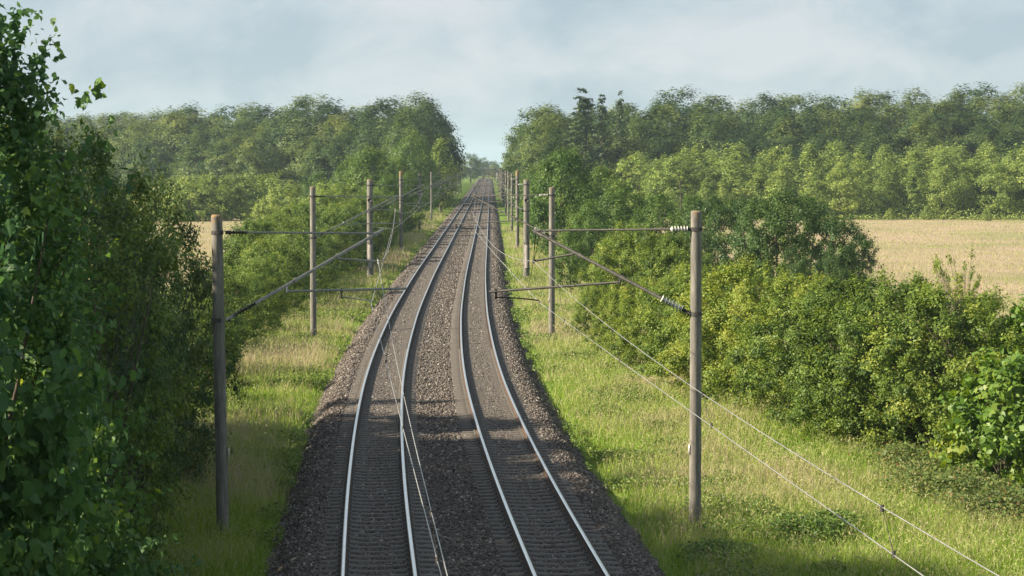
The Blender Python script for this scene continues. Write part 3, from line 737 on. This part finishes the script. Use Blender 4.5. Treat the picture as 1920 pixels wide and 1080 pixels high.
# bright large leaved shrubs at the right edge
bl = proto('large_leaved_shrub', dict(seed=341, mat=MAT['bright'], prof=bush, ncl=110, cr=(.2, .42), lpc=60, leaf=.17, lump=.4), 3.2, 1.35, .15, .06, 14, 4, 'foliage')
plant(bl, px_x(1890, 63), 63, ztop=px_z(690, 63), label='bright green large leaved shrub at the right edge of the hedge', cat='bush')
plant(bl, px_x(1935, 70), 70, ztop=px_z(600, 70), wide=.9, label='pale green shrub behind the bright one at the right edge', cat='bush', rz=1.0)

# --- dark small trees at the meadow edge
row(DRK, [(1345, 168, 378, .9, 'leftmost dark small tree standing over the hedge, behind the nearest right mast'), (1400, 160, 372, .95, 'dark small tree just right of the nearest mast top'),
          (1462, 152, 364, 1.0, 'tallest dark small tree at the near end of the tan meadow'), (1520, 156, 378, .9, 'dark small tree with slender visible trunk, middle of the meadow edge group'),
          (1572, 150, 408, .95, 'dark small tree right of the slender trunk, lower crown'), (1612, 158, 440, .8, 'rightmost low dark tree against the tan meadow'), (1490, 144, 470, .8, 'low dark tree in front of the meadow edge group, small and bushy'), (1560, 142, 480, .75, 'small dark tree filling the gap under the meadow edge group')], 'tree', 'small dark trees at the meadow edge')
# --- trackside trees on the right
row(OAK, [(1062, 205, 287, 1.0, 'big rounded oak right of the tracks, topmost of the trackside trees'), (1022, 238, 325, .8, 'oak close behind the third right mast'),
          (1105, 176, 385, .95, 'low oak in front of the big rounded oak'), (1070, 158, 430, .8, 'leafy oak sapling just right of the second right mast'), (1165, 195, 350, .95, 'oak right of the big rounded oak, darker'),
          (1235, 186, 368, .95, 'oak crown in front of the pale plantation, left part'), (1300, 182, 372, .8, 'oak crown left of the dark meadow trees'),
          (1000, 285, 318, .75, 'oak behind the fourth right mast'), (1130, 225, 318, .9, 'oak tucked behind the big rounded oak on its right')], 'tree', 'oaks along the right side of the tracks')

# --- left hedge along the verge
LH = []
dd = 84.0; q = 0
r0_ = np.random.default_rng(55)
words = ['first', 'second', 'third', 'fourth', 'fifth', 'sixth', 'seventh', 'eighth', 'ninth', 'tenth', 'eleventh', 'twelfth', 'thirteenth', 'fourteenth', 'fifteenth', 'sixteenth', 'seventeenth', 'eighteenth', 'nineteenth', 'twentieth', 'twenty-first', 'twenty-second', 'twenty-third', 'twenty-fourth', 'twenty-fifth', 'twenty-sixth', 'twenty-seventh', 'twenty-eighth', 'twenty-ninth', 'thirtieth',
         'thirty-first', 'thirty-second', 'thirty-third', 'thirty-fourth', 'thirty-fifth', 'thirty-sixth', 'thirty-seventh', 'thirty-eighth', 'thirty-ninth', 'fortieth']
while dd < 300:
    for rowi, (oo, hh_) in enumerate(((-10.6, 3.4), (-14.3, 3.7))):
        if rowi == 1 and dd < 150: continue
        h_ = (hh_-.5+min(2.3, (dd-84)*.014))*r0_.uniform(.82, 1.18)
        p = along(dd+r0_.uniform(-1.5, 1.5)+rowi*2, oo+r0_.uniform(-.8, .8))
        plant(HDG[int(r0_.integers(3))], p[0], p[1], h=h_, wide=r0_.uniform(.95, 1.25),
              label=f"yellow green bush, {words[q]} along the {'trackside' if rowi == 0 else 'field side'} row of the left hedge", cat='bush', group='hedge along the left verge')
    dd += 5.2+dd*.012; q += 1

# --- left middle distance
row(OAK, [(700, 300, 283, 1.0, 'rounded green tree above the hedge, behind the third left mast'), (655, 330, 302, .9, 'green tree left of the rounded one over the hedge'),
          (597, 345, 327, .9, 'dark round tree at the end of the left meadow'), (745, 345, 300, .9, 'green tree directly behind the fourth left mast'),
          (775, 400, 255, .85, 'tall brownish green tree left of the fifth left mast'), (800, 420, 300, .8, 'small green tree between two taller ones by the left track'),
          (728, 270, 335, .8, 'small oak beside the fourth left mast'), (765, 310, 330, .75, 'small oak at the track side, left of the fifth left mast')], 'tree', 'trees above the left hedge')
row([YNG[0]], [(828, 425, 265, 1.35, 'pale conical tree standing out by the left track before the wood')], 'tree', 'trees above the left hedge')
row(WIL, [(365, 372, 336, 1.3, 'flat topped bush at the far side of the left meadow, left end'), (410, 376, 334, 1.4, 'flat topped bush behind the left meadow, second from the left'), (455, 380, 334, 1.4, 'flat topped bush behind the left meadow, third from the left'),
          (500, 386, 333, 1.3, 'flat topped bush behind the left meadow, right end'), (505, 345, 374, 1.2, 'round dark bush at the right corner of the left meadow'), (540, 350, 350, 1.2, 'bush beside the round dark one at the meadow corner'),
          (560, 320, 380, 1.0, 'bush between the meadow corner and the left hedge'), (300, 378, 340, 1.5, 'bush behind the left meadow, mostly hidden by the thicket'), (340, 395, 338, 1.4, 'bush hidden low behind the flat topped bushes'), (620, 300, 350, 1.1, 'bush in front of the dark round tree')], 'bush', 'bushes round the left meadow')

# --- woods
def wood(side, rows, group, lbl, protos):
    r = np.random.default_rng(70+side)
    for ri, (d0, d1, x0, x1, step, h0, h1, rname) in enumerate(rows):
        n = max(2, int(abs(x1-x0)/step))
        for q in range(n):
            u = (q+r.uniform(-.3, .3))/max(1, n-1); u = min(max(u, 0), 1)
            x = x0+(x1-x0)*u; d = d0+(d1-d0)*u+r.uniform(-4, 4)
            pr = protos[int(r.integers(len(protos)))]
            h_ = (h0+(h1-h0)*u)*(r.uniform(.82, 1.14) if h0 < 16 and side == 2 else r.uniform(.91, 1.06))
            plant(pr, x, d, h=h_, wide=r.uniform(1.1, 1.45)*(1.12 if side == 2 else 1.0)*(1.12 if h_ < 18 and side != 2 else 1.0),
                  label=f"{lbl}, {rname}, {words[q]} from the tracks", cat='tree', group=group)
wood(1, [(450, 474, 16, 128, 9.0, 15, 16.5, 'front row'), (462, 488, 10, 130, 9.0, 18, 19, 'second row'), (476, 504, 8, 134, 9.2, 20, 21.5, 'third row'), (498, 525, 6, 142, 9.4, 20.5, 22.5, 'fourth row on the rise'), (535, 565, 8, 152, 9.6, 21.5, 24.5, 'fifth row on the rise'), (575, 605, 10, 160, 10, 22.5, 26, 'skyline row')],
     'trees of the right wood', 'green broadleaf tree in right wood', FOR)
wood(-1, [(474, 655, -19, -142, 9.2, 14.5, 17, 'front row'), (486, 670, -18, -144, 9.2, 18.5, 19.5, 'second row'), (500, 688, -18, -148, 9.4, 22, 22, 'third row'), (520, 708, -20, -152, 9.6, 24.5, 24, 'fourth row'), (548, 738, -22, -158, 9, 25.5, 23, 'skyline row')],
     'trees of the left wood', 'dark broadleaf tree in left wood', FOR)
wood(2, [(388, 388, 33, 118, 4.4, 8.5, 9.5, 'front row'), (397, 399, 30, 120, 4.4, 10, 10.5, 'second row'), (407, 410, 27, 122, 4.4, 11.5, 11.5, 'third row'), (418, 422, 24, 124, 4.4, 11.5, 12, 'fourth row'), (431, 436, 20, 126, 4.6, 11.5, 12, 'back row')],
     'young plantation beyond the right meadow', 'pale green slender young tree in the plantation', YNG)
row(CON, [(1092, 438, 160, 1.7, 'dark pointed conifer sticking out above the right wood, nearest the tracks'), (1128, 446, 170, .9, 'thin conifer between the two pointed ones above the right wood'), (1162, 450, 165, .75, 'bare looking thin conifer spire on the right wood skyline')], 'tree', 'conifers in the right wood')
# trackside trees in the cutting
rr_ = np.random.default_rng(81)
for side, o0, nm_ in ((1, 12.5, 'right'), (-1, -13.5, 'left')):
    d = 425 if side > 0 else 455; q = 0
    while d < 1080:
        o = o0+side*rr_.uniform(-1, 1.5)+side*(0 if d > 520 else 1.0); p = along(d, o)
        h_ = 15 if d < 470 else (19.5 if d < 580 else (17 if d < 760 else 13))
        plant(FOR[int(rr_.integers(6))], p[0], p[1], h=h_*rr_.uniform(.9, 1.08), wide=.95, label=f"tall tree at the {nm_} trackside edge of the wood, {words[q]} along", cat='tree', group=f'trees edging the cutting on the {nm_}')
        d += 13+d*.014; q += 1
for q, (px, d, py, lb) in enumerate([(906, 1420, 297, 'blue hazy tree straight ahead beyond the far bridge'), (898, 1380, 301, 'hazy tree left of the one straight ahead beyond the bridge'), (917, 1500, 302, 'hazy tree right of the one straight ahead beyond the bridge'), (889, 1200, 296, 'hazy tree left of the vanishing tracks near the bridge'), (882, 1080, 290, 'tree at the left end of the far bridge'), (928, 1240, 303, 'hazy tree at the right end of the far bridge')]):
    plant(FOR[q % 4], px_x(px, d), d, ztop=px_z(py, d), wide=1.2, label=lb, cat='tree', group='hazy trees where the tracks vanish')

# undergrowth that closes the wood edges below the crowns: nobody could count it
def undergrowth(name, lines, mat, leaf, dens, label, seed):
    r = np.random.default_rng(seed); Cs, Ns, Ss = [], [], []
    for (xa, ya, xb, yb, dep, h) in lines:
        ln = math.hypot(xb-xa, yb-ya); n = int(ln*h*dens)
        u = r.random(n); x = xa+(xb-xa)*u+r.normal(0, .3, n); y = ya+(yb-ya)*u+r.random(n)*dep
        z = ground_z(x, y)+h*r.random(n)**.9*(.6+.6*vnoise(x, y, 3.0))
        Cs.append(np.stack([x, y, z], 1)); Ns.append(unit(np.array([0, -.4, .6])+r.normal(0, .6, (n, 3)))); Ss.append(leaf*r.uniform(.6, 1.4, n))
    C = np.concatenate(Cs); V, Fq = leaf_quads(C, np.concatenate(Ns), np.concatenate(Ss), r)
    o = link(name, np_mesh(name, V, Fq, mat, var=np.repeat(np.clip(r.normal(.4, .18, len(C)), 0, 1), 4)))
    tag(o, label, 'undergrowth', kind='stuff')
undergrowth('wood_undergrowth', [(16, 452, 130, 478, 22, 9), (-16, 480, -145, 672, 22, 9)], MAT['wood'], .5, 14, 'dark leafy undergrowth closing the foot of both woods', 91)
undergrowth('plantation_undergrowth', [(34, 383, 120, 384, 10, 2.6), (30, 378, 122, 379, 6, 1.0)], MAT['young'], .3, 40, 'tall green undergrowth along the far edge of the right meadow', 92)
pc = along(np.array([420., 760., 1080.]), 11.0); pl = along(np.array([300., 700., 1080.]), -12.0)
undergrowth('cutting_undergrowth', [(pc[0][0], 420, pc[1][0], 760, 4, 7), (pc[1][0], 760, pc[2][0], 1080, 4, 6), (pl[0][0], 300, pl[1][0], 700, 4, 5), (pl[1][0], 700, pl[2][0], 1080, 4, 6)], MAT['wood'], .42, 12, 'leafy scrub along both edges of the far cutting', 93)

# ------------------------------------------------------------------ grass
def blades(name, x, y, h, w, var, lean, seed, label, cat='grass', seg=2):
    r = np.random.default_rng(seed); n = len(x); z = ground_z(x, y)-.03
    a = r.uniform(0, 6.28, n); ca, sa = np.cos(a), np.sin(a); la = r.uniform(0, 6.28, n)
    bend = h*lean*r.uniform(.3, 1.3, n)
    V = []
    for t, ww in ((0, 1.0), (.55, .8), (1.0, .12)):
        cx = x+np.cos(la)*bend*t*t; cy = y+np.sin(la)*bend*t*t; cz = z+h*t*(1-.15*t)
        V.append(np.stack([cx-ca*w*ww/2, cy-sa*w*ww/2, cz], 1)); V.append(np.stack([cx+ca*w*ww/2, cy+sa*w*ww/2, cz], 1))
    V = np.stack(V, 1).reshape(-1, 3); b = np.arange(n)[:, None]*6
    Fq = np.concatenate([b+np.array([[0, 1, 3, 2]]), b+np.array([[2, 3, 5, 4]])])
    o = link(name, np_mesh(name, V, Fq, MAT['grass'], var=np.repeat(np.clip(var, 0, 1), 6)))
    tag(o, label, cat, kind='stuff'); return o

def scatter(n, d0, d1, o0, o1, seed, power=1.0):
    r = np.random.default_rng(seed); u = r.random(n); d = 1/(1/d0**power+u*(1/d1**power-1/d0**power))**(1/power)
    o = r.uniform(o0, o1, n); p = along(d, o); return p[:, 0], p[:, 1], o, r

def verge(name, n, d0, d1, o0, o1, seed, label, hmul=1.0, dry=0.0):
    x, y, o, r = scatter(n, d0, d1, o0, o1, seed)
    pat = vnoise(x+20, y, 2.2)*.6+vnoise(x, y+7, 7.0)*.4
    a = np.abs(o); edge = sstep(4.4, 5.6, a)
    keep = r.random(len(x)) < (.25+.75*edge)*(.55+.6*pat); x, y, o, pat, edge, a = x[keep], y[keep], o[keep], pat[keep], edge[keep], a[keep]
    n = len(x)
    tall = r.random(n) < .30
    h = np.where(tall, r.uniform(.4, .75, n), r.uniform(.14, .36, n))*(.55+.7*pat)*(.55+.45*edge)*hmul
    w = np.where(tall, .007, .012)*(1+y/70)
    pd = vnoise(x+70, y*.6+3, 4.5)
    var = np.where(tall, r.normal(.62, .15, n), r.normal(.33, .12, n))+.45*(pat-.5)+(.35+dry)*sstep(.5, .8, pd)*r.random(n)
    var = var+.16*sstep(75, 150, y)
    h = h*(1+.5*sstep(.5, .8, pd)*(1 if dry else .3))
    blades(name, x, y, h, w, var, .45, seed+1, label)
    k = tall & (r.random(n) < .30) & (y < 170)
    c = np.stack([x[k]+r.normal(0, .06, k.sum()), y[k]+r.normal(0, .06, k.sum()), ground_z(x[k], y[k])+h[k]*r.uniform(.8, 1.05, k.sum())], 1)
    nr = unit(np.stack([r.normal(-.4, .6, len(c)), r.normal(-.6, .5, len(c)), r.normal(.2, .3, len(c))], 1))
    V, Fq = leaf_quads(c, nr, r.uniform(.04, .09, len(c))*(1+y[k]/160), r, wide=.2)
    o = link('seed_heads', np_mesh('seed_heads', V, Fq, MAT['grass'], var=np.repeat(np.clip(r.normal(.76, .09, len(c)), 0, 1), 4)))
    tag(o, label.replace('long grass with', 'pale feathery').replace('long sunny grass with', 'pale feathery').replace('pale feathery pale', 'pale feathery')+' of the grass', 'grass', kind='stuff')
verge('verge_grass', 330000, 43, 330, 4.35, 15, 401, 'long sunny grass with pale seed heads on the right verge')
verge('verge_grass', 200000, 43, 420, -11.5, -4.3, 403, 'long grass with pale seed heads on the left verge', 1.15, .12)

def meadow(name, n, box, seed, label):
    r = np.random.default_rng(seed); x0, x1, y0, y1 = box
    y = 1/(1/y0+r.random(n)*(1/y1-1/y0)); x = r.uniform(x0, x1, n)
    k = (r.random(n) < meadow_amount(x, y)); x, y = x[k], y[k]; n = len(x)
    pat = vnoise(x, y+31, 16)*.5+vnoise(x+9, y*.5, 5)*.5
    h = r.uniform(.12, .34, n); w = .010*(1+y/70)
    blades(name, x, y, h, w, r.normal(.82, .12, n)-.5*np.clip(.42-pat, 0, 1)*2, .35, seed+1, label)
meadow('meadow_grass', 160000, (12, 100, 100, 390), 411, 'tan dry meadow grass on the right of the hedge')
meadow('meadow_grass', 60000, (-75, -24, 180, 400), 413, 'tan dry meadow grass beyond the left thicket')

# low herbs and brambles in the lower right
def herbs(name, spots, leaf, mat, seed, label, cat):
    r = np.random.default_rng(seed); C = []
    for (px, d, w, h, n) in spots:
        x = px_x(px, d)+r.normal(0, w*.5, n); y = d+r.normal(0, w*.8, n)
        z = ground_z(x, y)+h*r.random(n)**.8*(.5+.8*vnoise(x, y, .7)); C.append(np.stack([x, y, z], 1))
    C = np.concatenate(C); n = len(C)
    V, Fq = leaf_quads(C, unit(np.array([-.1, -.2, .8])+r.normal(0, .5, (n, 3))), leaf*r.uniform(.6, 1.4, n), r)
    tag(link(name, np_mesh(name, V, Fq, mat, var=np.repeat(np.clip(r.normal(.5, .22, n), 0, 1), 4))), label, cat, kind='stuff')
def weeds(name, seed, o0, o1, d0, d1, n, leaf, mat, label):
    r = np.random.default_rng(seed)
    u = r.random(n*4); d = 1/(1/d0+u*(1/d1-1/d0)); o = r.uniform(o0, o1, n*4); p = along(d, o)
    k = r.random(n*4) < sstep(.56, .72, vnoise(p[:, 0]*1.0+11, p[:, 1], 1.6)); p = p[k]; n = len(p)
    h = .32*sstep(.5, .8, vnoise(p[:, 0]+11, p[:, 1], 1.6)); p[:, 2] = ground_z(p[:, 0], p[:, 1])+.05+h*r.random(n)+.25*(1-sstep(4.3, 4.9, np.abs(p[:, 0]-M(p[:, 1]))))
    V, Fq = leaf_quads(p, unit(np.array([-.2, -.1, .7])+r.normal(0, .5, (n, 3))), leaf*r.uniform(.5, 1.4, n)*(1+d[k]/150), r)
    tag(link(name, np_mesh(name, V, Fq, mat, var=np.repeat(np.clip(r.normal(.55, .2, n), 0, 1), 4))), label, 'weeds', kind='stuff')
weeds('verge_weeds', 431, 4.25, 8.5, 44, 200, 22000, .075, MAT['hedge'], 'low leafy weeds along the right edge of the ballast')
weeds('verge_weeds', 433, -9.5, -4.3, 44, 200, 22000, .075, MAT['hedge'], 'low leafy weeds along the left edge of the ballast')
herbs('bramble_patch', [(1760, 62, 1.3, .8, 5000), (1840, 60, 1.3, .9, 5000), (1900, 57, 1.2, .9, 5000), (1700, 67, 1.0, .7, 3000), (1620, 72, .9, .7, 2500)], .10, MAT['bramble'], 421, 'tangled reddish green brambles at the foot of the right hedge', 'brambles')
herbs('nettle_patch', [(1510, 54, .7, .5, 3500), (1560, 55, .6, .45, 2500), (1350, 51, .7, .4, 2500)], .10, MAT['oak'], 423, 'dark green nettles in the shade right of the nearest mast foot', 'nettles')

# ------------------------------------------------------------------ haze
hb = MB(); hb.box((0, 2300, 39), (12000, 15000, 88))
hm = bpy.data.materials.new('haze_air'); hm.use_nodes = True
ht = hm.node_tree
for nn in list(ht.nodes):
    if nn.type != 'OUTPUT_MATERIAL': ht.nodes.remove(nn)
pv = ht.nodes.new('ShaderNodeVolumePrincipled'); pv.inputs['Color'].default_value = (.62, .80, 1.0, 1); pv.inputs['Density'].default_value = .00011
pv.inputs['Anisotropy'].default_value = .2
ht.links.new(pv.outputs[0], ht.nodes['Material Output'].inputs['Volume'])
hz = hb.build('haze', hm); tag(hz, 'pale blue air that far things fade into', 'haze', kind='stuff')
